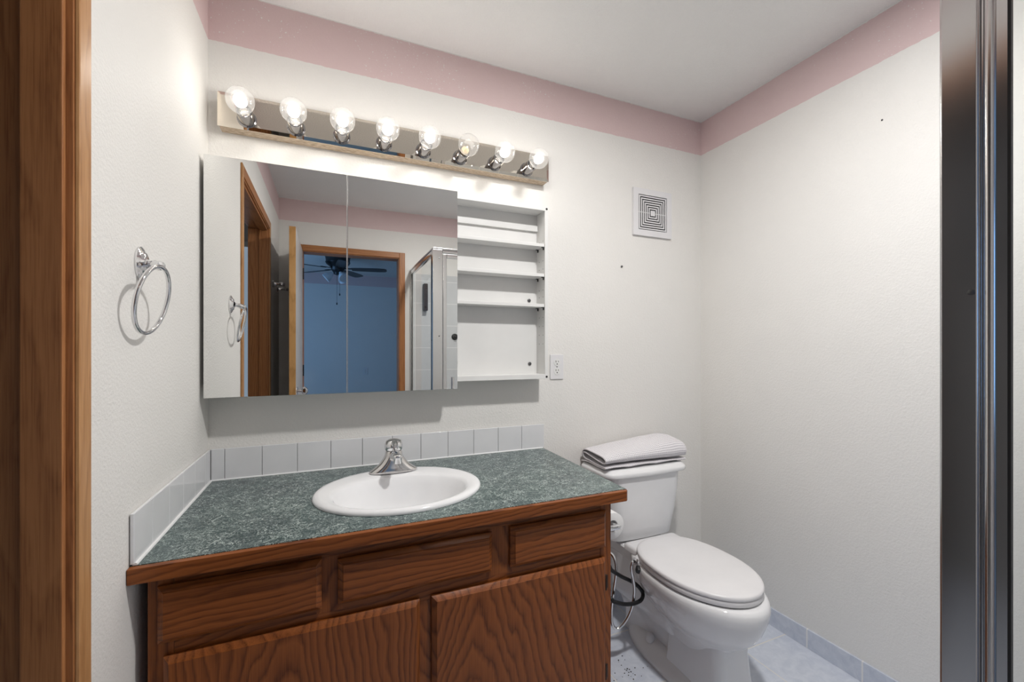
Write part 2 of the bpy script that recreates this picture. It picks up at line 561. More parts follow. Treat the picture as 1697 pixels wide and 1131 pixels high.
# bedroom door leaf, standing open into the bathroom
dl = bpy.data.objects.new('door_1', None)
COL.objects.link(dl)
dl.location = (DX0 - 0.02, YD + 0.02, 0)
dl['kind'] = 'structure'
dl['label'] = 'yellow oak door standing open beside the bedroom doorway'
obj('leaf', box(B(), DX0 - 0.041, DX0 - 0.003, YD + 0.022, YD + 0.772, 0.012, OZ - 0.004, 0.001), 'door_face', dl)
obj('leaf_edge', box(B(), DX0 - 0.0412, DX0 - 0.0028, YD + 0.772, YD + 0.778, 0.012, OZ - 0.004, 0.001), 'door_edge', dl, 'yellow oak edge band')
for z in (0.25, 1.02, 1.80):
    b = B(); lathe(b, (DX0 + 0.001, YD + 0.019, z), (0, 0, 1), [(0.006, 0), (0.006, 0.09)], 12)
    obj('hinge', b, 'bronze', dl)
b = B()
lathe(b, (DX0 - 0.003, YD + 0.71, 0.96), (1, 0, 0), [(0.03, 0), (0.03, 0.006), (0.012, 0.01), (0.012, 0.03), (0.026, 0.04), (0.028, 0.055), (0.015, 0.066), (0.001, 0.068)])
obj('door_knob', b, 'chrome', dl)

# bedroom shell beyond the doorway (seen in the mirror)
BX0, BX1, BY0 = -1.7, 2.6, -4.2
BYF = YD - WT
struct('floor_bedroom', box(B(), BX0, BX1, BY0, BYF, -0.1, -0.001), 'carpet')
struct('ceiling_bedroom', box(B(), BX0, BX1, BY0, BYF, ZC, ZC + 0.1), 'wall_plain')
b = B()
box(b, BX0 - 0.1, BX1 + 0.1, BY0 - 0.1, BY0, 0, ZC)
struct('wall_bedroom_far', b, 'bedroom')
struct('wall_bedroom_left', box(B(), BX0 - 0.1, BX0, BY0, BYF, 0, ZC), 'bedroom')
struct('wall_bedroom_right', box(B(), BX1, BX1 + 0.1, BY0, BYF, 0, ZC), 'bedroom')
b = B()
box(b, BX0 - 0.1, XL - WT, BYF - 0.02, BYF, 0, ZC)
box(b, XR + WT, BX1 + 0.1, BYF - 0.02, BYF, 0, ZC)
struct('wall_bedroom_near', b, 'bedroom')
# room beyond the left doorway
SX0, SY0, SY1 = -1.75, -0.66, 1.5
struct('floor_side', box(B(), SX0, XL - WT, BYF, SY1, -0.1, -0.001), 'floor')
struct('ceiling_side', box(B(), SX0, XL - WT, BYF, SY1, ZC, ZC + 0.1), 'side_dim')
struct('wall_side_left', box(B(), SX0 - 0.1, SX0, BYF, SY1, 0, ZC), 'side_dim')
struct('wall_side_back', box(B(), SX0, XL - WT, SY1, SY1 + 0.1, 0, ZC), 'side_dim')

win = bpy.data.objects.new('window_1', None)
COL.objects.link(win)
win.location = (-0.75, BYF, 1.2)
win['kind'] = 'structure'
win['label'] = 'pale blue daylit window in the side room, a sliver of it seen in the mirror'
obj('window_pane', box(B(), -1.05, -0.54, BYF + 0.004, BYF + 0.010, 0.35, 2.05), 'daylight', win)
b = B()
for x0, x1, z0, z1 in ((-1.09, -1.05, 0.31, 2.09), (-0.54, -0.50, 0.31, 2.09), (-1.05, -0.54, 0.31, 0.35), (-1.05, -0.54, 2.05, 2.09)):
    box(b, x0, x1, BYF + 0.001, BYF + 0.025, z0, z1, 0.003)
obj('window_frame', b, 'white', win)

# ------------------------------------------------------------------ vanity cabinet
CF = 1.125                               # plane of the face frame
CX0, CX1 = -0.352, 0.818
van = thing('vanity_cabinet', 'dark brown oak bathroom vanity with three drawer fronts and two doors', 'cabinet', (0.233, 1.42, 0))
b = B()
box(b, CX0, CX0 + 0.018, CF + 0.02, YB - 0.012, 0.09, 0.764)
box(b, CX1 - 0.018, CX1, CF + 0.02, YB - 0.012, 0.0, 0.764)
box(b, CX0, CX1 - 0.018, CF + 0.02, YB - 0.012, 0.09, 0.108)
box(b, CX0 + 0.018, CX1 - 0.018, CF + 0.075, CF + 0.093, 0.0, 0.09)
box(b, CX0 + 0.018, CX1 - 0.018, YB - 0.024, YB - 0.012, 0.108, 0.764)
obj('carcass', b, 'oak_v', van)
b = B()
for x0, x1 in ((CX0, CX0 + 0.045), (CX1 - 0.04, CX1)):
    box(b, x0, x1, CF, CF + 0.02, 0.09, 0.764, 0.001)
box(b, -0.03, 0.03, CF, CF + 0.02, 0.60, 0.735, 0.001)
box(b, 0.40, 0.48, CF, CF + 0.02, 0.60, 0.735, 0.001)
box(b, 0.205, 0.255, CF, CF + 0.02, 0.13, 0.575, 0.001)
obj('face_stile', b, 'oak_v', van)
b = B()
box(b, CX0 + 0.045, CX1 - 0.04, CF + 0.0005, CF + 0.02, 0.725, 0.764, 0.001)
box(b, CX0 + 0.045, CX1 - 0.04, CF + 0.0005, CF + 0.02, 0.572, 0.63, 0.001)
box(b, CX0 + 0.045, CX1 - 0.04, CF + 0.0005, CF + 0.02, 0.09, 0.135, 0.001)
obj('face_rail', b, 'oak_h', van)
obj('liner', box(B(), CX0 + 0.02, CX1 - 0.02, CF + 0.021, CF + 0.025, 0.11, 0.76), 'dark', van)

def front_panel(bm, x0, x1, z0, z1, y, t=0.019, lip=0.012):
    """slab front with a routed, sloping edge all round"""
    yb, yf = y, y - t
    def rect(i, yy): return [(x0 + i, yy, z0 + i), (x1 - i, yy, z0 + i), (x1 - i, yy, z1 - i), (x0 + i, yy, z1 - i)]
    loft(bm, [rect(0.003, yb), rect(0, yb - 0.003), rect(0, yf + 0.011), rect(0.002, yf + 0.009), rect(lip - 0.001, yf + 0.002), rect(lip, yf), ], True, True)
    return bm
for x0, x1, z0, z1, lab in ((-0.333, -0.018, 0.616, 0.7365, None), (0.0175, 0.4137, 0.619, 0.7275, None), (0.469, 0.7925, 0.618, 0.732, None)):
    obj('drawer_front', front_panel(B(), x0, x1, z0, z1, CF - 0.0005), 'oak_h', van, sharp=20, base=((x0 + x1) / 2, CF, (z0 + z1) / 2))
for x0, x1 in ((-0.3233, 0.2143), (0.2455, 0.7916)):
    d = obj('door', front_panel(B(), x0, x1, 0.115, 0.5865, CF - 0.0005), 'oak_v', van, sharp=20, base=((x0 + x1) / 2, CF, 0.35))
    hx = x1 + 0.003 if x0 > 0 else x0 - 0.003
    for z in (0.505, 0.225):
        b = B()
        lathe(b, (hx, CF - 0.006, z - 0.022), (0, 0, 1), [(0.0005, -0.004), (0.003, -0.002), (0.0042, 0), (0.0042, 0.044), (0.003, 0.046), (0.0005, 0.048)], 12)
        box(b, min(hx, hx - 0.004), max(hx, hx + 0.010) - 0.001, CF - 0.004, CF - 0.0006, z - 0.02, z + 0.02, 0.0005)
        obj('hinge', b, 'bronze', d)

# countertop
CT, CE, FY = 0.796, 0.765, 1.0955
top = thing('countertop', 'dark green veined laminate countertop with a brown oak front edge', 'countertop', (0.24, 1.40, CE))
SCX, SCY, SA, SB = 0.204, 1.370, 0.252, 0.214   # sink oval
# slab with an oval hole
def slab_with_hole(pts, hole, z0, z1):
    t = bmesh.new()
    def loop(ps, z): return [t.verts.new((x, y, z)) for x, y in ps]
    for z in (z1, z0):
        o_, h_ = loop(pts, z), loop(hole, z)
        es = [t.edges.new((l[i], l[(i + 1) % len(l)])) for l in (o_, h_) for i in range(len(l))]
        bmesh.ops.triangle_fill(t, edges=es, use_beauty=True)
        if z == z1: to, th = o_, h_
        else: bo, bh = o_, h_
    for a, c in ((to, bo), (th, bh)):
        for i in range(len(a)):
            j = (i + 1) % len(a)
            t.faces.new((a[i], a[j], c[j], c[i]))
    bmesh.ops.recalc_face_normals(t, faces=t.faces[:])
    return t
hole = [(SCX + 0.93 * SA * math.cos(2 * PI * i / 48), SCY + 0.93 * SB * math.sin(2 * PI * i / 48)) for i in range(48)]
obj('laminate_top', slab_with_hole([(XL + 0.001, FY + 0.004), (0.853, FY + 0.004), (0.870, YB - 0.001), (XL + 0.001, YB - 0.001)], hole, CE, CT), 'laminate', top)
b = B()
prism(b, [(XL + 0.001, FY - 0.012), (0.847, FY - 0.012), (0.8545, FY - 0.0065), (0.8585, FY + 0.004), (XL + 0.001, FY + 0.004)], CE - 0.002, CT - 0.001, 0.0015)
obj('front_edge', b, 'oak_h', top, 'brown oak front edge')
obj('side_edge', prism(B(), [(0.853, FY + 0.004), (0.8585, FY + 0.004), (0.8755, YB - 0.001), (0.870, YB - 0.001)], CE - 0.002, CT - 0.0008), 'laminate', top)

# tile backsplashes
bs = thing('tile_backsplash', 'row of square white glazed tiles along the back wall behind the sink', 'backsplash', (0.25, YB - 0.005, CT), 'white tile backsplashes')
g = B(); t = B()
TX0, TP = -0.326, 0.1095
box(g, XL + 0.001, TX0 + 11 * TP - 0.002, YB - 0.006, YB - 0.0005, CT + 0.001, 0.8985)
edges = [XL + 0.009] + [TX0 + TP * i for i in range(12)]
for a, c in zip(edges, edges[1:]):
    box(t, a + 0.0007, c - 0.0007, YB - 0.009, YB - 0.002, CT + 0.0025, 0.902, 0.0018, 3)
obj('grout', g, 'grout', bs)
obj('tiles', t, 'tile', bs)
b = B(); tube(b, [(XL + 0.01, YB - 0.0095, CT + 0.001), (0.871, YB - 0.0095, CT + 0.001)], 0.0036, 8)
obj('caulk', b, 'caulk', bs)
bs2 = thing('tile_backsplash', 'short row of white glazed tiles along the left wall at the end of the countertop', 'backsplash', (XL + 0.005, 1.4, CT), 'white tile backsplashes')
g = B(); t = B()
box(g, XL + 0.0005, XL + 0.006, FY + 0.006, YB - 0.01, CT + 0.001, 0.8985)
ye = YB - 0.0095
ys = [ye]
k_ = 0
y = ye - 0.066
while y > FY + 0.02:
    ys.append(y); y -= TP
ys.append(FY + 0.001)
for a, c in zip(ys, ys[1:]):
    box(t, XL + 0.002, XL + 0.009, c + 0.0005, a - 0.0005, CT + 0.0025, 0.902, 0.0018, 3)
obj('grout', g, 'caulk', bs2)
obj('tiles', t, 'tile', bs2)
b = B(); tube(b, [(XL + 0.0095, FY + 0.004, CT + 0.001), (XL + 0.0095, YB - 0.012, CT + 0.001)], 0.0045, 8)
obj('caulk', b, 'caulk', bs2)

# sink
sink = thing('sink_basin', 'white oval drop in sink in the green countertop', 'sink', (SCX, SCY, CT))
def ell(cx, cy, a, bb, z, n=64): return [(cx + a * math.cos(2 * PI * i / n), cy + bb * math.sin(2 * PI * i / n), z) for i in range(n)]
iy = SCY - 0.030
IA, IB = 0.196, 0.150
R_ = [ell(SCX, SCY, SA, SB, CT + 0.0005), ell(SCX, SCY, SA + 0.001, SB + 0.001, CT + 0.005), ell(SCX, SCY, SA - 0.002, SB - 0.002, CT + 0.010),
      ell(SCX, SCY, SA - 0.008, SB - 0.008, CT + 0.0135), ell(SCX, SCY - 0.004, SA - 0.018, SB - 0.018, CT + 0.0145),
      ell(SCX, SCY - 0.02, SA - 0.040, SB - 0.042, CT + 0.012), ell(SCX, iy, IA + 0.006, IB + 0.006, CT + 0.0095), ell(SCX, iy, IA, IB, CT + 0.003),
      ell(SCX, iy, IA - 0.012, IB - 0.010, CT - 0.02), ell(SCX, iy, IA * 0.84, IB * 0.84, CT - 0.065), ell(SCX, iy, IA * 0.66, IB * 0.68, CT - 0.105),
      ell(SCX, iy, IA * 0.42, IB * 0.45, CT - 0.13), ell(SCX, iy, 0.022, 0.022, CT - 0.139)]
b = B(); loft(b, R_, False, True)
loft(b, [ell(SCX, SCY, SA - 0.02, SB - 0.02, CT - 0.006), ell(SCX, iy, IA * 0.9, IB * 0.9, CT - 0.07), ell(SCX, iy, IA * 0.7, IB * 0.7, CT - 0.12), ell(SCX, iy, 0.03, 0.03, CT - 0.148)], False, True)
obj('bowl', b, 'porcelain', sink, sharp=60)
b = B(); lathe(b, (SCX, iy, CT - 0.1395), (0, 0, 1), [(0.026, 0), (0.026, 0.003), (0.02, 0.004), (0.012, 0.0025)])
obj('drain', b, 'chrome', sink)

# faucet
fy = 1.535
fz = CT + 0.0146
fa = thing('faucet', 'chrome single handle faucet with a flared base at the back of the sink', 'faucet', (SCX, fy, fz))
def sring(cx, cy, a, bb, z, n=40, p=2.3):
    r = []
    for i in range(n):
        t_ = 2 * PI * i / n
        c, s = math.cos(t_), math.sin(t_)
        r.append((cx + a * math.copysign(abs(c) ** (2 / p), c), cy + bb * math.copysign(abs(s) ** (2 / p), s), z))
    return r
b = B()
loft(b, [sring(SCX, fy, 0.080, 0.030, fz), sring(SCX, fy, 0.081, 0.031, fz + 0.004), sring(SCX, fy, 0.075, 0.030, fz + 0.009), sring(SCX, fy, 0.060, 0.029, fz + 0.019),
         sring(SCX, fy, 0.046, 0.028, fz + 0.032), sring(SCX, fy, 0.036, 0.027, fz + 0.046), sring(SCX, fy, 0.030, 0.0265, fz + 0.058), sring(SCX, fy, 0.028, 0.026, fz + 0.070), sring(SCX, fy, 0.026, 0.025, fz + 0.073)])
obj('body', b, 'chrome_dull', fa, sharp=50)
b = B()
sp = smooth_path([(SCX, fy - 0.008, fz + 0.050), (SCX, fy - 0.045, fz + 0.064), (SCX, fy - 0.078, fz + 0.068), (SCX, fy - 0.100, fz + 0.064)], 6)
tube(b, sp, lambda t_: 0.018 - 0.005 * t_, 20)
lathe(b, (SCX, fy - 0.098, fz + 0.081), (0, 0, -1), [(0.004, 0), (0.0145, 0.002), (0.0165, 0.005), (0.0165, 0.009), (0.0125, 0.012), (0.012, 0.030), (0.009, 0.031)])
obj('spout', b, 'chrome', fa, sharp=50)
b = B()
lathe(b, (SCX, fy, fz + 0.0735), (0, 0, 1), [(0.0265, 0), (0.030, 0.004), (0.031, 0.013), (0.030, 0.024), (0.025, 0.033), (0.015, 0.038), (0.002, 0.0395)])
lev = smooth_path([(SCX, fy - 0.018, fz + 0.099), (SCX, fy - 0.034, fz + 0.100), (SCX, fy - 0.052, fz + 0.095)], 5)
tube(b, lev, lambda t_: 0.013 - 0.004 * t_, 14)
h = obj('handle', b, 'chrome', fa, sharp=50)
b = B(); ball(b, (SCX - 0.001, fy - 0.030, fz + 0.083), 0.0025)
obj('handle_dot', b, 'black', h, 'black dot')
b = B()
lathe(b, (SCX, fy + 0.034, fz), (0, 0, 1), [(0.003, 0), (0.003, 0.05), (0.006, 0.052), (0.006, 0.06), (0.001, 0.063)], 12)
obj('lift_rod', b, 'chrome', fa)

# ------------------------------------------------------------------ medicine cabinet with two mirror doors and an open section
CY, MY = 1.622, 1.600
KX0, KX1, KZ0, KZ1 = -0.362, 0.8563, 1.1095, 1.843
cab = thing('medicine_cabinet', 'white wall cabinet with mirror doors and an open shelf section at its right', 'cabinet', (0.25, 1.66, KZ0))
w = 0.0145
IX0 = 0.448
b = B()
box(b, KX0, KX1, CY, YB - 0.001, KZ1 - 0.018, KZ1, 0.001)
box(b, KX0, KX1, CY, YB - 0.001, KZ0, KZ0 + 0.0195, 0.001)
box(b, KX0, KX0 + w, CY, YB - 0.001, KZ0 + 0.0195, KZ1 - 0.018, 0.001)
box(b, KX1 - w, KX1, CY, YB - 0.001, KZ0 + 0.0195, KZ1 - 0.018, 0.001)
box(b, IX0 - 0.03, IX0 - 0.016, CY + 0.004, YB - 0.001, KZ0 + 0.0195, KZ1 - 0.018)
obj('body', b, 'white', cab)
obj('back_panel', box(B(), KX0 + w, KX1 - w, YB - 0.010, YB - 0.002, KZ0 + 0.0195, KZ1 - 0.018), 'white', cab)
sc_ = CY / 1.56
def zc(z): return CAM_H + (z - CAM_H) * sc_
for zt in (1.6681, 1.5452, 1.4211):
    s_ = obj('shelf', box(B(), IX0 - 0.016, KX1 - w - 0.001, CY + 0.003, YB - 0.011, zc(zt) - 0.0135, zc(zt), 0.001), 'white', cab)
    for yy in (CY + 0.012, YB - 0.022):
        for xx, dx in ((KX1 - w - 0.001, -1), (IX0 - 0.0155, 1)):
            b = B()
            box(b, min(xx, xx + dx * 0.011), max(xx, xx + dx * 0.011), yy - 0.006, yy, zc(zt) - 0.0165, zc(zt) - 0.0138, 0.0005)
            box(b, min(xx, xx + dx * 0.004), max(xx, xx + dx * 0.004), yy - 0.006, yy, zc(zt) - 0.026, zc(zt) - 0.0138, 0.0005)
            obj('shelf_bracket', b, 'black', s_, 'black shelf bracket')
obj('hanging_rail', box(B(), IX0 - 0.016, KX1 - w - 0.001, YB - 0.022, YB - 0.0105, 1.752, 1.776, 0.001), 'white', cab)
for zz in (KZ1 - 0.010, KZ0 + 0.0085):
    b = B(); lathe(b, (KX1 - 0.0065, CY - 0.0008, zz), (0, 1, 0), [(0.0048, 0), (0.0048, 0.003)], 16)
    obj('front_hole', b, 'dark', cab, 'black round screw hole')
for x_, z_ in ((0.803, 1.449), (0.806, 1.172)):
    b = B(); lathe(b, (x_ * 1.0, YB - 0.0105, z_), (0, -1, 0), [(0.0075, 0), (0.0075, 0.003), (0.005, 0.0045), (0.0008, 0.0048)], 18)
    obj('screw_cap', b, 'greymetal', cab, 'grey round screw cap')
for z_ in (1.70, 1.615, 1.58, 1.49, 1.46, 1.372, 1.334, 1.296, 1.258):
    for yy in (CY + 0.018, YB - 0.034):
        b = B(); lathe(b, (KX1 - w - 0.0004, yy, z_), (1, 0, 0), [(0.002, 0), (0.002, 0.001)], 10)
        obj('pin_hole', b, 'greymetal', cab, 'tiny dark shelf pin hole')
ms = MY / 1.5437
def zm(z): return CAM_H + (z - CAM_H) * ms
MZ0, MZ1 = zm(1.0877), zm(1.8225)
XS = 0.0525 * ms
for x0, x1, lab in ((-0.3622, XS - 0.0015, 'left sliding mirror door'), (XS + 0.0025, 0.4522, 'right sliding mirror door')):
    d = obj('mirror_door', box(B(), x0 + 0.0005, x1 - 0.0005, MY + 0.0042, CY - 0.001, MZ0 + 0.001, MZ1 - 0.001), 'white', cab, lab)
    obj('mirror_pane', box(B(), x0, x1, MY, MY + 0.004, MZ0, MZ1, 0.0006, 1), 'mirror', d)
b = B()
box(b, XS - 0.0013, XS + 0.0023, MY - 0.001, MY + 0.0042, MZ0, MZ1 - 0.001, 0.0008, 1)
obj('edge_strip', b, 'alu', cab, 'slim metal strip between the mirror doors')

# ------------------------------------------------------------------ vanity light bar
LY = 1.655
LX0, LX1, LZ0, LZ1 = -0.338, 0.879, 1.966, 2.078
bar = thing('vanity_light_bar', 'long mirrored vanity light bar on the wall above the mirror cabinet', 'light fixture', (0.27, YB, 2.02))
obj('backing_board', box(B(), LX0 + 0.004, LX1 - 0.004, LY + 0.006, YB - 0.001, LZ0 + 0.001, LZ1 - 0.001), 'board', bar, 'raw particle board underside')
def rect(i, yy): return [(LX0 + i, yy, LZ0 + i), (LX1 - i, yy, LZ0 + i), (LX1 - i, yy, LZ1 - i), (LX0 + i, yy, LZ1 - i)]
b = B(); loft(b, [rect(0, LY + 0.0058), rect(0, LY + 0.004), rect(0.011, LY), ], True, True)
obj('mirror_plate', b, 'mirror_bar', bar, sharp=5)
BX, BZ = [-0.254 + 0.1463 * i for i in range(8)], 2.000
NTH = ('leftmost', 'second from the left', 'third from the left', 'fourth from the left', 'fourth from the right', 'third from the right', 'second from the right', 'rightmost')
for i, x in enumerate(BX):
    b = B()
    lathe(b, (x, LY - 0.0002, BZ), (0, -1, 0), [(0.029, 0), (0.029, 0.003), (0.0245, 0.006), (0.0235, 0.030), (0.0235, 0.052), (0.0215, 0.056), (0.018, 0.057), (0.017, 0.04)], 24, False)
    obj('socket', b, 'socket', bar)
proto = None
def bulb(i, x):
    """clear globe lamp screwed into its socket; light comes from its own glowing filament"""
    gy = LY - 0.118
    t_ = thing('light_bulb', 'x', 'light bulb', (x, LY - 0.052, BZ), 'globe bulbs on the vanity light bar')
    gb = B()
    prof = []
    R = 0.0395
    a0 = math.asin(0.0165 / R)
    for k in range(15):
        a = PI - (PI - a0) * k / 14
        prof.append((R * math.sin(a), -R * math.cos(a) * -1))
    # from neck outwards along -y
    pr_ = [(0.0155, 0.060), (0.016, 0.072)]
    for k in range(17):
        a = PI - a0 - (PI - a0 - 0.02) * k / 16
        pr_.append((R * math.sin(a), 0.118 + R * math.cos(a)))
    lathe(gb, (x, LY, BZ), (0, -1, 0), pr_, 32, True)
    obj('globe', gb, 'bulb_glass', t_, sharp=60)
    fb = B()
    lit = i != 5
    if lit:
        lathe(fb, (x, LY, BZ), (0, -1, 0), [(0.004, 0.088), (0.012, 0.096), (0.0175, 0.107), (0.019, 0.118), (0.017, 0.128), (0.010, 0.135), (0.002, 0.138)], 20)
        obj('filament', fb, 'glow', t_, sharp=80)
    else:
        lathe(fb, (x, LY, BZ), (0, -1, 0), [(0.0145, 0.066), (0.0145, 0.074), (0.009, 0.082), (0.005, 0.094), (0.003, 0.1)], 18)
        obj('filament', fb, 'amber', t_, 'dim amber stem', sharp=50)
    d = bpy.data.lights.new('bulb_light', 'POINT')
    d.energy = BULB_POWER if lit else 0.08
    d.color = (1, 0.965, 0.90)
    d.shadow_soft_size = 0.024
    lo = bpy.data.objects.new('bulb_light', d)
    COL.objects.link(lo)
    lo.parent = t_
    lo.location = Vector((x, LY - 0.118, BZ)) - t_.location
    st = 'clear round globe bulb, lit, ' if lit else 'clear globe bulb, dim with amber stem, '
    t_['label'] = st + NTH[i] + ' on the light bar'
for i, x in enumerate(BX): bulb(i, x)

# ------------------------------------------------------------------ wall vent
VX0, VX1, VZ0, VZ1 = 1.3690, 1.6095, 1.7995, 2.0325
vent = thing('wall_vent', 'square white exhaust vent grille with concentric slots on the back wall', 'vent', ((VX0 + VX1) / 2, YB, (VZ0 + VZ1) / 2))
vy = YB - 0.012
def sq_ring(bm, cx, cz, h0, h1, y0, y1, hs=1.0, bev=0):
    for sx0, sx1, sz0, sz1 in ((-h1, h1, h0, h1), (-h1, h1, -h1, -h0), (-h1, -h0, -h0, h0), (h0, h1, -h0, h0)):
        box(bm, cx + sx0, cx + sx1, y0, y1, cz + sz0 * hs, cz + sz1 * hs, bev)
cxv, czv = (VX0 + VX1) / 2, (VZ0 + VZ1) / 2
b = B(); sq_ring(b, cxv, czv, 0.0895, 0.1202, vy, YB - 0.0005, 0.97)
obj('frame', b, 'plastic', vent)
obj('backing', box(B(), cxv - 0.0895, cxv + 0.0895, YB - 0.003, YB - 0.0006, czv - 0.087, czv + 0.087), 'dark', vent)
b = B()
for k in range(6):
    hh = 0.0855 - 0.0119 * k
    sq_ring(b, cxv, czv, hh - 0.0063, hh, vy + 0.0012, vy + 0.0028, 0.97)
sq_ring(b, cxv, czv, 0.0001, 0.0140, vy + 0.0012, vy + 0.0028, 0.97)
for sx in (-1, 1):
    box(b, cxv + sx * 0.016 - 0.0 if sx > 0 else cxv - 0.0895, cxv + 0.0895 if sx > 0 else cxv - 0.016, vy + 0.003, vy + 0.005, czv - 0.0015, czv + 0.0015)
obj('grille', b, 'plastic', vent)

# ------------------------------------------------------------------ outlets
def outlet(x0, x1, z0, z1, yf, n, label, group=None):
    """duplex receptacle on a wall whose room side is yf, facing -y (n=-1) or +y (n=1)"""
    t_ = thing('wall_outlet', label, 'outlet', ((x0 + x1) / 2, yf, (z0 + z1) / 2), group)
    cx, cz = (x0 + x1) / 2, (z0 + z1) / 2
    ya, yb = sorted((yf + n * 0.0003, yf + n * 0.006))
    obj('cover_plate', box(B(), x0, x1, ya, yb, z0, z1, 0.002), 'plastic', t_)
    for s in (1, -1):
        zz = cz + s * 0.0195
        b = B(); lathe(b, (cx, yf + n * 0.0061, zz), (0, n, 0), [(0.0165, 0), (0.0165, 0.0012), (0.0155, 0.0016)], 24)
        r_ = obj('receptacle', b, 'white', t_)
        b = B()
        y1 = sorted((yf + n * 0.0076, yf + n * 0.0083))
        box(b, cx - 0.0075, cx - 0.0052, *y1, zz + 0.0005, zz + 0.009)
        box(b, cx + 0.0052, cx + 0.0072, *y1, zz + 0.0015, zz + 0.008)
        lathe(b, (cx, yf + n * 0.0076, zz - 0.0065), (0, n, 0), [(0.0026, 0), (0.0026, 0.0007)], 12)
        obj('slot', b, 'dark', r_)
    b = B(); lathe(b, (cx, yf + n * 0.006, cz), (0, n, 0), [(0.003, 0), (0.0025, 0.001)], 12)
    obj('screw', b, 'greymetal', t_)
    return t_
outlet(0.9110, 0.9795, 1.0998, 1.2114, YB, -1, 'white duplex power outlet on the back wall beside the open shelves')
outlet(0.50, 0.57, 0.82, 0.935, BY0, 1, 'small power outlet on the bedroom wall seen in the mirror')

# ------------------------------------------------------------------ towel ring on the left wall
ring = thing('towel_ring', 'chrome towel ring hanging on the left wall beside the mirror', 'towel ring', (XL, 1.151, 1.418))
b = B()
def oval(x, a, c, n=32): return [(XL + x, 1.151 + a * math.cos(2 * PI * i / n), 1.418 + c * math.sin(2 * PI * i / n)) for i in range(n)]
loft(b, [oval(0.0005, 0.027, 0.036), oval(0.004, 0.027, 0.036), oval(0.008, 0.022, 0.030), oval(0.010, 0.018, 0.024), oval(0.013, 0.0165, 0.022), oval(0.0145, 0.011, 0.014)])
obj('wall_plate', b, 'chrome', ring, sharp=50)
b = B()
lathe(b, (XL + 0.012, 1.147, 1.418), (0.79, -0.58, -0.16), [(0.012, 0), (0.008, 0.006), (0.0065, 0.014), (0.009, 0.020), (0.0105, 0.026), (0.009, 0.032), (0.0105, 0.038), (0.009, 0.043), (0.002, 0.045)], 20)
obj('post', b, 'chrome', ring, sharp=50)
b = B()
rc = Vector((-0.3395, 1.1115, 1.338))
nr = Vector((math.cos(-0.054) * math.cos(-0.2), math.sin(-0.054) * math.cos(-0.2), math.sin(-0.2)))
ra = nr.cross(Vector((0, 0, 1))).normalized()
rb = nr.cross(ra)
pts = [rc + (ra * math.cos(2 * PI * i / 64) + rb * math.sin(2 * PI * i / 64)) * 0.0709 for i in range(64)]
tube(b, pts, 0.0044, 12, True)
obj('ring', b, 'chrome', ring, sharp=60)

# towel bar on the far stretch of the left wall (seen in the mirror behind the open door)
tb = thing('towel_bar', 'small chrome towel bar on the left wall behind the open door, seen in the mirror', 'towel bar', (XL, -0.40, 1.70))
for yy in (-0.26, -0.54):
    b = B()
    lathe(b, (XL + 0.0005, yy, 1.70), (1, 0, 0), [(0.024, 0), (0.022, 0.006), (0.012, 0.010), (0.009, 0.03), (0.012, 0.05), (0.013, 0.07), (0.006, 0.078)], 18)
    obj('post', b, 'chrome', tb, sharp=50)
b = B(); tube(b, [(XL + 0.062, -0.252, 1.70), (XL + 0.062, -0.548, 1.70)], 0.0075, 12)
obj('bar', b, 'chrome', tb, sharp=50)

# ------------------------------------------------------------------ toilet
TX = 1.280      # lid and bowl sit a touch left of it, the tank and foot a touch right
toi = thing('toilet', 'white two piece toilet with closed lid beside the vanity', 'toilet', (TX, 1.33, 0))
def rrect(cx, hw, y0, y1, z, rf, rb=0.012, n=8, bow=0.0):
    """plan outline with corner radius rf at the front (low y) and rb at the back; bow pushes the front out"""
    pts = []
    for (qx, qy, r, a0) in ((cx + hw - rf, y0 + rf, rf, -PI / 2), (cx + hw - rb, y1 - rb, rb, 0), (cx - hw + rb, y1 - rb, rb, PI / 2), (cx - hw + rf, y0 + rf, rf, PI)):
        for k in range(n + 1):
            a = a0 + PI / 2 * k / n
            x, y = qx + r * math.cos(a), qy + r * math.sin(a)
            pts.append((x, y, z))
    out = []
    for i, p in enumerate(pts):
        out.append(p)
        q = pts[(i + 1) % len(pts)]
        if i % (n + 1) == n:
            for k in range(1, 12):
                out.append(tuple(Vector(p).lerp(Vector(q), k / 12)))
    if bow:
        out = [(x, y - bow * (1 - ((x - cx) / hw) ** 2) * max(0, 1 - (y - y0) / (y1 - y0)), z_) for x, y, z_ in out]
    return out
TB = YB - 0.014
b = B()
loft(b, [rrect(TX + 0.012, 0.150, 1.545, TB - 0.02, 0.392, 0.04, bow=0.012), rrect(TX + 0.012, 0.170, 1.530, TB - 0.012, 0.400, 0.045, bow=0.014), rrect(TX + 0.012, 0.184, 1.520, TB - 0.006, 0.45, 0.065, bow=0.016),
         rrect(TX + 0.012, 0.196, 1.512, TB - 0.002, 0.52, 0.065, bow=0.016), rrect(TX + 0.012, 0.205, 1.507, TB, 0.60, 0.065, bow=0.016), rrect(TX + 0.012, 0.209, 1.504, TB, 0.684, 0.065, bow=0.016)])
obj('tank', b, 'porcelain', toi, sharp=50)
b = B()
def lidr(i, z): return rrect(TX + 0.014, 0.229 - i, 1.492 + i, TB + 0.004 - i * 0.3, z, 0.05, bow=0.018)
loft(b, [lidr(0.012, 0.6845), lidr(0.002, 0.6855), lidr(0.0, 0.6885), lidr(0.0, 0.7015), lidr(0.002, 0.7045), lidr(0.011, 0.7155), lidr(0.015, 0.7178), lidr(0.03, 0.7185)])
obj('tank_lid', b, 'porcelain', toi, sharp=50)

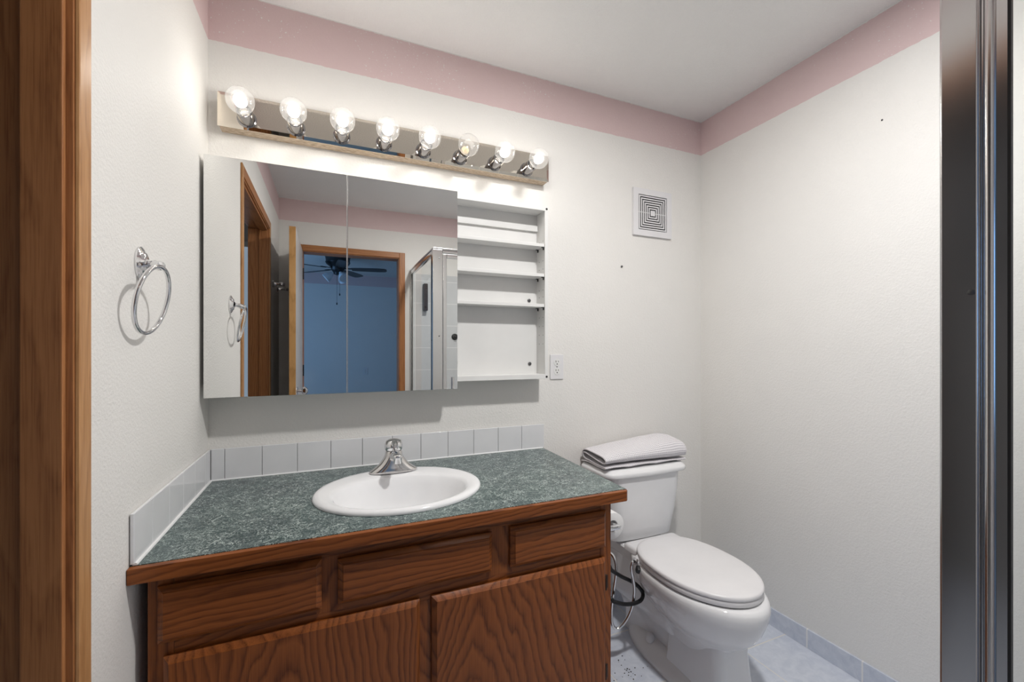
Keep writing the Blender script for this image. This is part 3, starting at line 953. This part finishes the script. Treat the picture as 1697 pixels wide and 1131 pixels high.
def egg(hw, yf, yb, z, n=56, pf=2.0, pb=2.15, cx=None, fr=0.46):
    cx = TX - 0.010 if cx is None else cx
    yc = yf + (yb - yf) * fr
    r = []
    for i in range(n):
        a = 2 * PI * i / n
        c, s = math.cos(a), math.sin(a)
        p = pb if s > 0 else pf
        ex = 2 / p
        x = cx + hw * math.copysign(abs(c) ** ex, c)
        y = yc + (yb - yc if s > 0 else yc - yf) * math.copysign(abs(s) ** ex, s)
        r.append((x, y, z))
    return r
b = B()
loft(b, [egg(0.070, 1.085, 1.36, 0.150), egg(0.090, 1.055, 1.40, 0.195), egg(0.112, 1.020, 1.43, 0.225), egg(0.138, 0.985, 1.46, 0.258), egg(0.154, 0.966, 1.48, 0.290), egg(0.166, 0.955, 1.50, 0.318),
         egg(0.173, 0.949, 1.51, 0.335), egg(0.1765, 0.945, 1.515, 0.362), egg(0.177, 0.946, 1.515, 0.376), egg(0.173, 0.952, 1.512, 0.387), egg(0.166, 0.962, 1.505, 0.3915)])
# deck under the tank, running back to the wall
loft(b, [rrect(TX, 0.085, 1.38, 1.62, 0.20, 0.03), rrect(TX, 0.10, 1.40, 1.66, 0.30, 0.03), rrect(TX, 0.112, 1.40, 1.68, 0.36, 0.03), rrect(TX, 0.116, 1.40, 1.685, 0.382, 0.03), rrect(TX, 0.11, 1.41, 1.68, 0.388, 0.03)])
# front pillar of the foot
FXC = TX + 0.003
def pil(hw, y0, y1, z): return rrect(FXC, hw, y0, y1, z, 0.03, 0.012, 6, 0.008)
loft(b, [pil(0.098, 1.045, 1.29, 0.0), pil(0.096, 1.045, 1.29, 0.03), pil(0.086, 1.052, 1.29, 0.10), pil(0.079, 1.056, 1.29, 0.17), pil(0.079, 1.056, 1.31, 0.22), pil(0.082, 1.058, 1.33, 0.27)])
# body behind it, and the trapway below
loft(b, [rrect(FXC, 0.068, 1.25, 1.57, 0.0, 0.02), rrect(FXC, 0.066, 1.25, 1.57, 0.08, 0.02), rrect(FXC, 0.072, 1.25, 1.60, 0.13, 0.03), rrect(FXC, 0.098, 1.25, 1.62, 0.155, 0.03), rrect(FXC, 0.106, 1.25, 1.62, 0.20, 0.03), rrect(FXC, 0.112, 1.3, 1.62, 0.34, 0.03)])
# spreading foot flange
def fl(hw, yf, yb, z): return egg(hw, yf, yb, z, pf=3.2, pb=2.2, cx=FXC)
loft(b, [fl(0.130, 1.035, 1.575, 0.0), fl(0.130, 1.035, 1.575, 0.014), fl(0.124, 1.04, 1.57, 0.022), fl(0.112, 1.05, 1.56, 0.036), fl(0.092, 1.06, 1.55, 0.050), fl(0.07, 1.08, 1.53, 0.065)])
obj('bowl', b, 'porcelain', toi, sharp=45)
for sx in (-1, 1):
    b = B()
    lathe(b, (FXC + sx * 0.082, 1.385, 0.048), (0, 0, 1), [(0.018, 0), (0.018, 0.012), (0.0165, 0.020), (0.012, 0.027), (0.005, 0.031), (0.001, 0.0315)], 20)
    obj('bolt_cap', b, 'plastic', toi, sharp=60)
def seat_ring(i, z): return egg(0.1735 - i, 0.972 + i, 1.448 - i, z, pb=2.5, fr=0.49)
b = B(); loft(b, [seat_ring(0.006, 0.396), seat_ring(0.001, 0.398), seat_ring(0.0, 0.404), seat_ring(0.0, 0.413), seat_ring(0.003, 0.4165)])
obj('seat', b, 'plastic', toi, sharp=50)
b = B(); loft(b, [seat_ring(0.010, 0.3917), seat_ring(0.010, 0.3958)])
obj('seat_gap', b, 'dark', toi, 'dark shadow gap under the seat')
b = B(); loft(b, [seat_ring(0.004, 0.4175), seat_ring(-0.001, 0.419), seat_ring(-0.002, 0.424), seat_ring(0.0, 0.430), seat_ring(0.004, 0.4325), seat_ring(0.014, 0.4345), seat_ring(0.06, 0.437), seat_ring(0.12, 0.438)])
ld = obj('seat_lid', b, 'plastic', toi, sharp=50)
b = B()
lg = [(TX - 0.062 + 0.006 * k, 1.385, 0.4385 - 0.0015 + (0.0 if k % 2 else 0.0)) for k in range(6)]
for k in range(6): box(b, TX - 0.062 + 0.0058 * k, TX - 0.0582 + 0.0058 * k, 1.3815 + 0.001 * (k % 2), 1.3865 - 0.0008 * (k % 3), 0.4345, 0.4352)
b = bmesh.new() if False else b
lo_ = obj('maker_mark', b, 'logo', ld, 'tiny grey maker mark')
# bidet seat hinge block with its side valve
bd = B()
loft(bd, [rrect(TX, 0.135, 1.385, 1.488, 0.3918, 0.02), rrect(TX, 0.135, 1.385, 1.488, 0.408, 0.02), rrect(TX, 0.130, 1.39, 1.482, 0.416, 0.02), rrect(TX, 0.12, 1.40, 1.475, 0.418, 0.02)])
hb = obj('hinge_block', bd, 'plastic', toi, sharp=50)
VX, VY, VZ = 1.114, 1.362, 0.394
b = B()
lathe(b, (VX + 0.02, VY + 0.006, VZ), (-1, -0.3, -0.1), [(0.022, -0.02), (0.023, 0.006), (0.021, 0.014), (0.014, 0.020), (0.012, 0.026)], 24)
box(b, VX - 0.002, VX + 0.034, VY - 0.085, VY, VZ - 0.022, VZ + 0.002, 0.009, 3)
sv = obj('bidet_valve', b, 'plastic', toi, 'white bidet valve body', sharp=50)
b = B(); lathe(b, (VX, VY - 0.012, VZ - 0.014), (-0.6, -0.7, -0.5), [(0.012, 0), (0.0135, 0.012), (0.012, 0.020), (0.002, 0.021)], 18)
obj('valve_knob', b, 'black', sv, 'black valve knob', sharp=50)
b = B(); lathe(b, (VX, VY, VZ + 0.006), (-1, -0.3, 0.2), [(0.009, 0), (0.009, 0.010), (0.007, 0.012), (0.006, 0.018)], 16)
obj('hose_nut', b, 'chrome', sv, 'chrome hose nut', sharp=50)

# hoses beside the toilet
b = B()
hp = smooth_path([(1.106, 1.366, 0.402), (1.092, 1.363, 0.395), (1.088, 1.363, 0.372), (1.097, 1.365, 0.335), (1.104, 1.365, 0.281), (1.096, 1.37, 0.214), (1.068, 1.375, 0.164), (1.034, 1.38, 0.141), (1.016, 1.39, 0.161), (1.022, 1.4, 0.215), (1.032, 1.4, 0.284), (1.043, 1.4, 0.349), (1.046, 1.41, 0.391), (1.036, 1.43, 0.415), (1.00, 1.46, 0.42), (0.95, 1.52, 0.38), (0.92, 1.62, 0.30), (0.91, 1.70, 0.25)], 8)
tube(b, hp, 0.0062, 10)
tag(obj('spray_hose', b, 'chrome', base=(1.04, 1.40, 0.13), sharp=60), 'thin chrome flexible hose looping between the toilet and the vanity', 'hose')
b = B()
kk = 1.37 / 1.48
bp = [(1.068, 1.5, 0.326), (1.096, 1.5, 0.3), (1.146, 1.5, 0.264), (1.203, 1.5, 0.229), (1.234, 1.49, 0.201), (1.243, 1.48, 0.178), (1.224, 1.47, 0.162), (1.177, 1.46, 0.163), (1.128, 1.46, 0.172), (1.086, 1.47, 0.186), (1.07, 1.49, 0.191)]
bp = [(x * kk, y * kk, 1.235 + (z - 1.235) * kk) for x, y, z in bp]
hp = smooth_path([(0.93, 1.695, 0.24), (0.94, 1.60, 0.27), (0.97, 1.48, 0.285)] + bp + [(0.97, 1.47, 0.15), (0.92, 1.56, 0.13), (0.90, 1.695, 0.15)], 8)
tube(b, hp, 0.0075, 10)
tag(obj('supply_hose', b, 'black', base=(1.05, 1.42, 0.1), sharp=60), 'thick black water supply hose looped beside the toilet foot', 'hose')

# towel folded on the tank lid
def towel():
    x0, x1 = 1.068, 1.512
    NX, rows = 34, []
    for i in range(NX + 1):
        u = i / NX
        x = x0 + (x1 - x0) * u
        hgt = 0.040 + 0.048 * u ** 0.8 - 0.012 * max(0, (u - 0.88) / 0.12) ** 2
        yfr = 1.508 + 0.006 * math.sin(5 * u)
        zb = 0.7225
        s = 0.003 * math.sin(9 * u + 0.5)
        prof = [(1.694, zb - 0.004 + 0.002), (1.66, zb + 0.004), (1.60, zb + s * 0.5 + 0.004), (1.545, zb + 0.003), (1.512, zb + 0.002 + abs(s)), (1.505, zb + 0.006 + abs(s)), (1.512, zb + 0.011), (1.56, zb + 0.013), (1.62, zb + 0.016),
                (1.668, zb + 0.016 + 0.1 * hgt), (1.680, zb + 0.02 + 0.32 * hgt), (1.672, zb + 0.020 + 0.55 * hgt), (1.62, zb + 0.02 + 0.38 * hgt), (1.56, zb + 0.022 + 0.12 * hgt), (yfr + 0.012, zb + 0.0225), (yfr - 0.003, zb + 0.030 + 0.15 * hgt),
                (yfr + 0.002, zb + 0.026 + 0.45 * hgt), (yfr + 0.022, zb + 0.020 + 0.78 * hgt + s), (1.57, zb + 0.018 + 0.95 * hgt), (1.625, zb + 0.02 + 1.0 * hgt), (1.672, zb + 0.022 + 0.90 * hgt), (1.690, zb + 0.015 + 0.65 * hgt), (1.693, zb + 0.01 + 0.3 * hgt)]
        P = smooth_path([(x, y, z) for y, z in prof], 4)
        P = [Vector((p.x + 0.004 * noise.noise(p * 9) * (1 if u < 0.1 or u > 0.9 else 0.3), p.y, p.z + 0.0018 * noise.noise(p * 22))) for p in P]
        rows.append(P)
    t = bmesh.new()
    uvl = t.loops.layers.uv.new('UVMap')
    n = len(rows[0])
    th = 0.0042
    def offs(P):
        out = []
        for k, p in enumerate(P):
            d = P[min(k + 1, n - 1)] - P[max(k - 1, 0)]
            nn = Vector((0, d.z, -d.y)).normalized()
            out.append(p + nn * th)
        return out
    A = [[t.verts.new(p) for p in r] for r in rows]
    C = [[t.verts.new(p) for p in offs(r)] for r in rows]
    L = [0]
    for k in range(1, n): L.append(L[-1] + (rows[NX // 2][k] - rows[NX // 2][k - 1]).length)
    def face(vs, uvs):
        f = t.faces.new(vs)
        for lp, q in zip(f.loops, uvs): lp[uvl].uv = q
    W = x1 - x0
    for i in range(NX):
        for k in range(n - 1):
            q = [(i / NX * W, L[k]), ((i + 1) / NX * W, L[k]), ((i + 1) / NX * W, L[k + 1]), (i / NX * W, L[k + 1])]
            face((A[i][k], A[i + 1][k], A[i + 1][k + 1], A[i][k + 1]), q)
            face((C[i][k + 1], C[i + 1][k + 1], C[i + 1][k], C[i][k]), q[::-1])
    for k in range(n - 1):
        for i in (0, NX):
            face((A[i][k], A[i][k + 1], C[i][k + 1], C[i][k]), [(0, 0)] * 4)
    for i in range(NX):
        for k in (0, n - 1):
            face((A[i][k], C[i][k], C[i + 1][k], A[i + 1][k]), [(0, 0)] * 4)
    bmesh.ops.recalc_face_normals(t, faces=t.faces[:])
    return t
tag(obj('folded_towel', towel(), 'towel', base=(1.29, 1.60, 0.7185), sharp=60), 'pale grey waffle weave towel folded on top of the toilet tank', 'towel')

# toilet paper holder on the side of the vanity
tp = thing('toilet_paper_holder', 'chrome toilet paper holder on the right side of the vanity', 'paper holder', (CX1, 1.19, 0.645))
b = B()
lathe(b, (CX1 + 0.0005, 1.165, 0.648), (1, 0, 0), [(0.020, 0), (0.019, 0.005), (0.009, 0.009), (0.008, 0.012)], 20)
box(b, CX1 + 0.010, CX1 + 0.066, 1.158, 1.172, 0.640, 0.656, 0.003)
obj('arm', b, 'chrome', tp, sharp=50)
b = B(); lathe(b, (CX1 + 0.053, 1.169, 0.648), (0, 1, 0), [(0.008, 0), (0.008, 0.13), (0.010, 0.132), (0.010, 0.137), (0.002, 0.139)], 16)
obj('spindle', b, 'chrome', tp, sharp=50)
b = B()
pc = (CX1 + 0.053, 1.186, 0.643)
a, c_, d_ = frame_from((0, 1, 0))
prof = [(0.0195, 0.0), (0.043, 0.0), (0.0445, 0.001), (0.0445, 0.099), (0.043, 0.100), (0.0195, 0.100), (0.0195, 0.0)]
lathe(b, pc, (0, 1, 0), prof, 40, False)
tag(obj('toilet_paper_roll', b, 'paper', base=(CX1 + 0.053, 1.236, 0.599), sharp=50), 'white toilet paper roll on the chrome holder beside the vanity', 'toilet paper')

# ------------------------------------------------------------------ shower enclosure
SXE, SYE, STZ = 0.652, 0.2644, 1.93
sh = thing('shower_enclosure', 'glass shower enclosure with polished metal frame at the right edge', 'shower', (1.2, -0.2, 0))
obj('tray', box(B(), SXE, XR - 0.001, YD + 0.001, SYE, 0.0, 0.10, 0.012, 3), 'porcelain', sh)
b = B()
box(b, SXE, SXE + 0.070, SYE - 0.0335, SYE, 0.10, STZ, 0.003, 3)
obj('corner_post', b, 'alu', sh)
b = B()
# rounded channel beside the corner post
for yy, rr in ((SYE - 0.0405, 0.0068), (SYE - 0.0503, 0.0042)):
    lathe(b, (SXE + 0.0085, yy, 0.11), (0, 0, 1), [(rr, 0), (rr, STZ - 0.12)], 20)
box(b, SXE + 0.004, SXE + 0.013, SYE - 0.0545, SYE - 0.0335, 0.11, STZ - 0.01, 0.001)
obj('side_channel', b, 'alu', sh)
obj('gasket', box(B(), SXE + 0.001, SXE + 0.006, SYE - 0.0572, SYE - 0.0546, 0.12, STZ - 0.03), 'black', sh, 'black rubber gasket')
b = B()
box(b, SXE, SXE + 0.032, YD + 0.002, SYE, STZ, STZ + 0.012, 0.003)
box(b, SXE + 0.004, SXE + 0.028, YD + 0.002, SYE - 0.06, STZ - 0.035, STZ, 0.004)
box(b, SXE + 0.004, SXE + 0.028, YD + 0.002, SYE - 0.06, 0.10, 0.135, 0.004)
box(b, SXE + 0.004, SXE + 0.028, YD + 0.002, YD + 0.03, 0.135, STZ - 0.035, 0.004)
obj('side_frame', b, 'alu', sh)
obj('side_glass', box(B(), SXE + 0.0015, SXE + 0.0055, YD + 0.028, SYE - 0.0574, 0.13, STZ - 0.03), 'pane', sh, 'clear side glass')
b = B(); box(b, SXE + 0.010, SXE + 0.021, YD + 0.0305, YD + 0.036, 0.135, STZ - 0.035)
obj('side_seal', b, 'black', sh, 'dark seal of the side glass')
b = B()
box(b, SXE + 0.032, XR - 0.002, SYE - 0.032, SYE, STZ, STZ + 0.012, 0.003)
box(b, SXE + 0.071, XR - 0.002, SYE - 0.028, SYE - 0.004, STZ - 0.022, STZ, 0.004)
box(b, SXE + 0.071, XR - 0.002, SYE - 0.028, SYE - 0.004, 0.10, 0.135, 0.004)
box(b, XR - 0.03, XR - 0.002, SYE - 0.028, SYE - 0.004, 0.135, STZ - 0.022, 0.004)
obj('front_frame', b, 'alu', sh)
b = B()
box(b, SXE + 0.074, SXE + 0.102, SYE - 0.026, SYE - 0.006, 0.14, STZ - 0.027, 0.004)
box(b, XR - 0.06, XR - 0.034, SYE - 0.026, SYE - 0.006, 0.14, STZ - 0.027, 0.004)
box(b, SXE + 0.102, XR - 0.06, SYE - 0.026, SYE - 0.006, STZ - 0.055, STZ - 0.027, 0.004)
box(b, SXE + 0.102, XR - 0.06, SYE - 0.026, SYE - 0.006, 0.14, 0.168, 0.004)
sd = obj('shower_door', b, 'alu', sh, 'framed glass shower door')
obj('door_glass', box(B(), SXE + 0.100, XR - 0.058, SYE - 0.018, SYE - 0.013, 0.165, STZ - 0.052), 'pane', sd)
b = B()
box(b, 0.786, 0.800, SYE - 0.0125, SYE + 0.018, 0.925, 1.040, 0.002)
obj('pull_handle', b, 'alu', sd)
for q_ in range(3):
  b = B()
  if q_ == 0: lathe(b, (SXE - 0.0002, SYE - 0.0275, 1.298), (-1, 0, 0), [(0.0032, 0), (0.0032, 0.001), (0.002, 0.0022), (0.0004, 0.0025)], 14)
  else: lathe(b, (SXE + 0.046, SYE + 0.0002, 1.327 if q_ == 1 else 1.87), (0, 1, 0), [(0.0045, 0), (0.0045, 0.001), (0.002, 0.0022), (0.0004, 0.0025)], 14)
  obj('frame_screw', b, 'greymetal', sh, 'small round screw head')
# tiled walls inside the shower
struct('wall_shower_end', box(B(), SXE + 0.005, XR - 0.010, YD, YD + 0.009, 0.10, STZ - 0.02), 'shower_x', 'grey tiled wall inside the shower')
struct('wall_shower_side', box(B(), XR - 0.009, XR, YD, SYE - 0.035, 0.10, STZ - 0.02), 'shower_y', 'grey tiled side wall inside the shower')
# towel bar on the side glass
gb = thing('shower_shelf', 'narrow dark brown shelf box behind the side glass of the shower, seen in the mirror', 'shelf', (1.2, YD + 0.01, 1.6))
b = B(); box(b, 0.765, 0.80, YD + 0.010, YD + 0.07, 1.578, 1.819, 0.004)
obj('body', b, 'bronze', gb)
b = B(); lathe(b, (1.06, YD + 0.0095, 1.35), (0, 1, 0), [(0.03, 0), (0.03, 0.004), (0.012, 0.008), (0.011, 0.04), (0.004, 0.045)], 18)
tag(obj('shower_valve', b, 'black', base=(1.06, YD + 0.0095, 1.35)), 'small dark shower valve seen through the glass door in the mirror', 'valve')

# ------------------------------------------------------------------ ceiling fan in the bedroom
fx, fyy = 0.094, -2.79
fan = thing('ceiling_fan', 'dark ceiling fan with glass lamp shades in the blue bedroom, seen in the mirror', 'ceiling fan', (fx, fyy, ZC))
b = B()
lathe(b, (fx, fyy, ZC - 0.001), (0, 0, -1), [(0.15, 0), (0.158, 0.012), (0.15, 0.03), (0.145, 0.07), (0.152, 0.085), (0.14, 0.11), (0.10, 0.14), (0.085, 0.16), (0.08, 0.19), (0.055, 0.215), (0.05, 0.24), (0.02, 0.25)], 32)
obj('motor_housing', b, 'fan', fan)
for k in range(5):
    a = math.radians(12 - 72 * k)
    R4 = Matrix.Translation((fx, fyy, ZC - 0.165)) @ Matrix.Rotation(a, 4, 'Z') @ Matrix.Rotation(math.radians(9), 4, 'X')
    b = B()
    box(b, 0.08, 0.22, -0.018, 0.018, -0.004, 0.004, 0.002, M4=R4)
    t = bmesh.new()
    outl = [(0.17, -0.05), (0.30, -0.062), (0.50, -0.068), (0.585, -0.06), (0.61, -0.03), (0.61, 0.03), (0.585, 0.06), (0.50, 0.068), (0.30, 0.062), (0.17, 0.05)]
    lo = [t.verts.new((x, y, -0.010)) for x, y in outl]; hi = [t.verts.new((x, y, -0.004)) for x, y in outl]
    t.faces.new(lo[::-1]); t.faces.new(hi)
    for i in range(len(lo)): t.faces.new((lo[i], lo[(i + 1) % len(lo)], hi[(i + 1) % len(lo)], hi[i]))
    bmesh.ops.transform(t, matrix=R4, verts=t.verts[:])
    merge(b, t)
    obj('fan_blade', b, 'fan', fan)
for k in range(3):
    a = math.radians(60 + 120 * k)
    d = Vector((math.cos(a) * 0.75, math.sin(a) * 0.75, -0.66))
    o = Vector((fx + math.cos(a) * 0.06, fyy + math.sin(a) * 0.06, ZC - 0.225))
    b = B(); lathe(b, o, d, [(0.02, 0), (0.022, 0.02), (0.045, 0.05), (0.055, 0.08), (0.062, 0.115)], 22, True)
    obj('lamp_shade', b, 'shade', fan, 'pale frosted glass lamp shade', sharp=60)
for dx, ln in ((-0.012, 0.36), (0.022, 0.24)):
    b = B(); tube(b, [(fx + dx, fyy, ZC - 0.245), (fx + dx, fyy, ZC - 0.245 - ln)], 0.002, 6)
    lathe(b, (fx + dx, fyy, ZC - 0.245 - ln), (0, 0, -1), [(0.003, 0), (0.008, 0.012), (0.008, 0.026), (0.001, 0.034)], 10)
    obj('pull_chain', b, 'fan', fan)

# ------------------------------------------------------------------ small marks
b = B(); lathe(b, (1.306, YB - 0.0002, 1.638), (0, -1, 0), [(0.0055, 0), (0.0055, 0.003), (0.003, 0.0045), (0.0005, 0.005)], 14)
tag(obj('wall_screw', b, 'greymetal', base=(1.306, YB, 1.638)), 'small dark screw left in the back wall below the vent', 'screw')
b = B(); lathe(b, (XR - 0.0002, 0.894, 2.058), (-1, 0, 0), [(0.003, 0), (0.003, 0.002), (0.0005, 0.004)], 12)
tag(obj('wall_nail', b, 'greymetal', base=(XR, 0.894, 2.058)), 'tiny nail in the right wall under the pink band', 'nail')
b = B()
for k in range(46):
    x, y = 1.02 + random.gauss(0, 0.035) + 0.06 * random.random(), 1.30 + random.gauss(0, 0.075)
    ball(b, (x, y, 0.0012), random.uniform(0.0012, 0.0028), (1, 1, 0.6), 6)
o = obj('floor_grit', b, 'debris')
tag(o, 'scatter of dark grit on the floor tiles beside the toilet foot', 'grit')
o['kind'] = 'stuff'
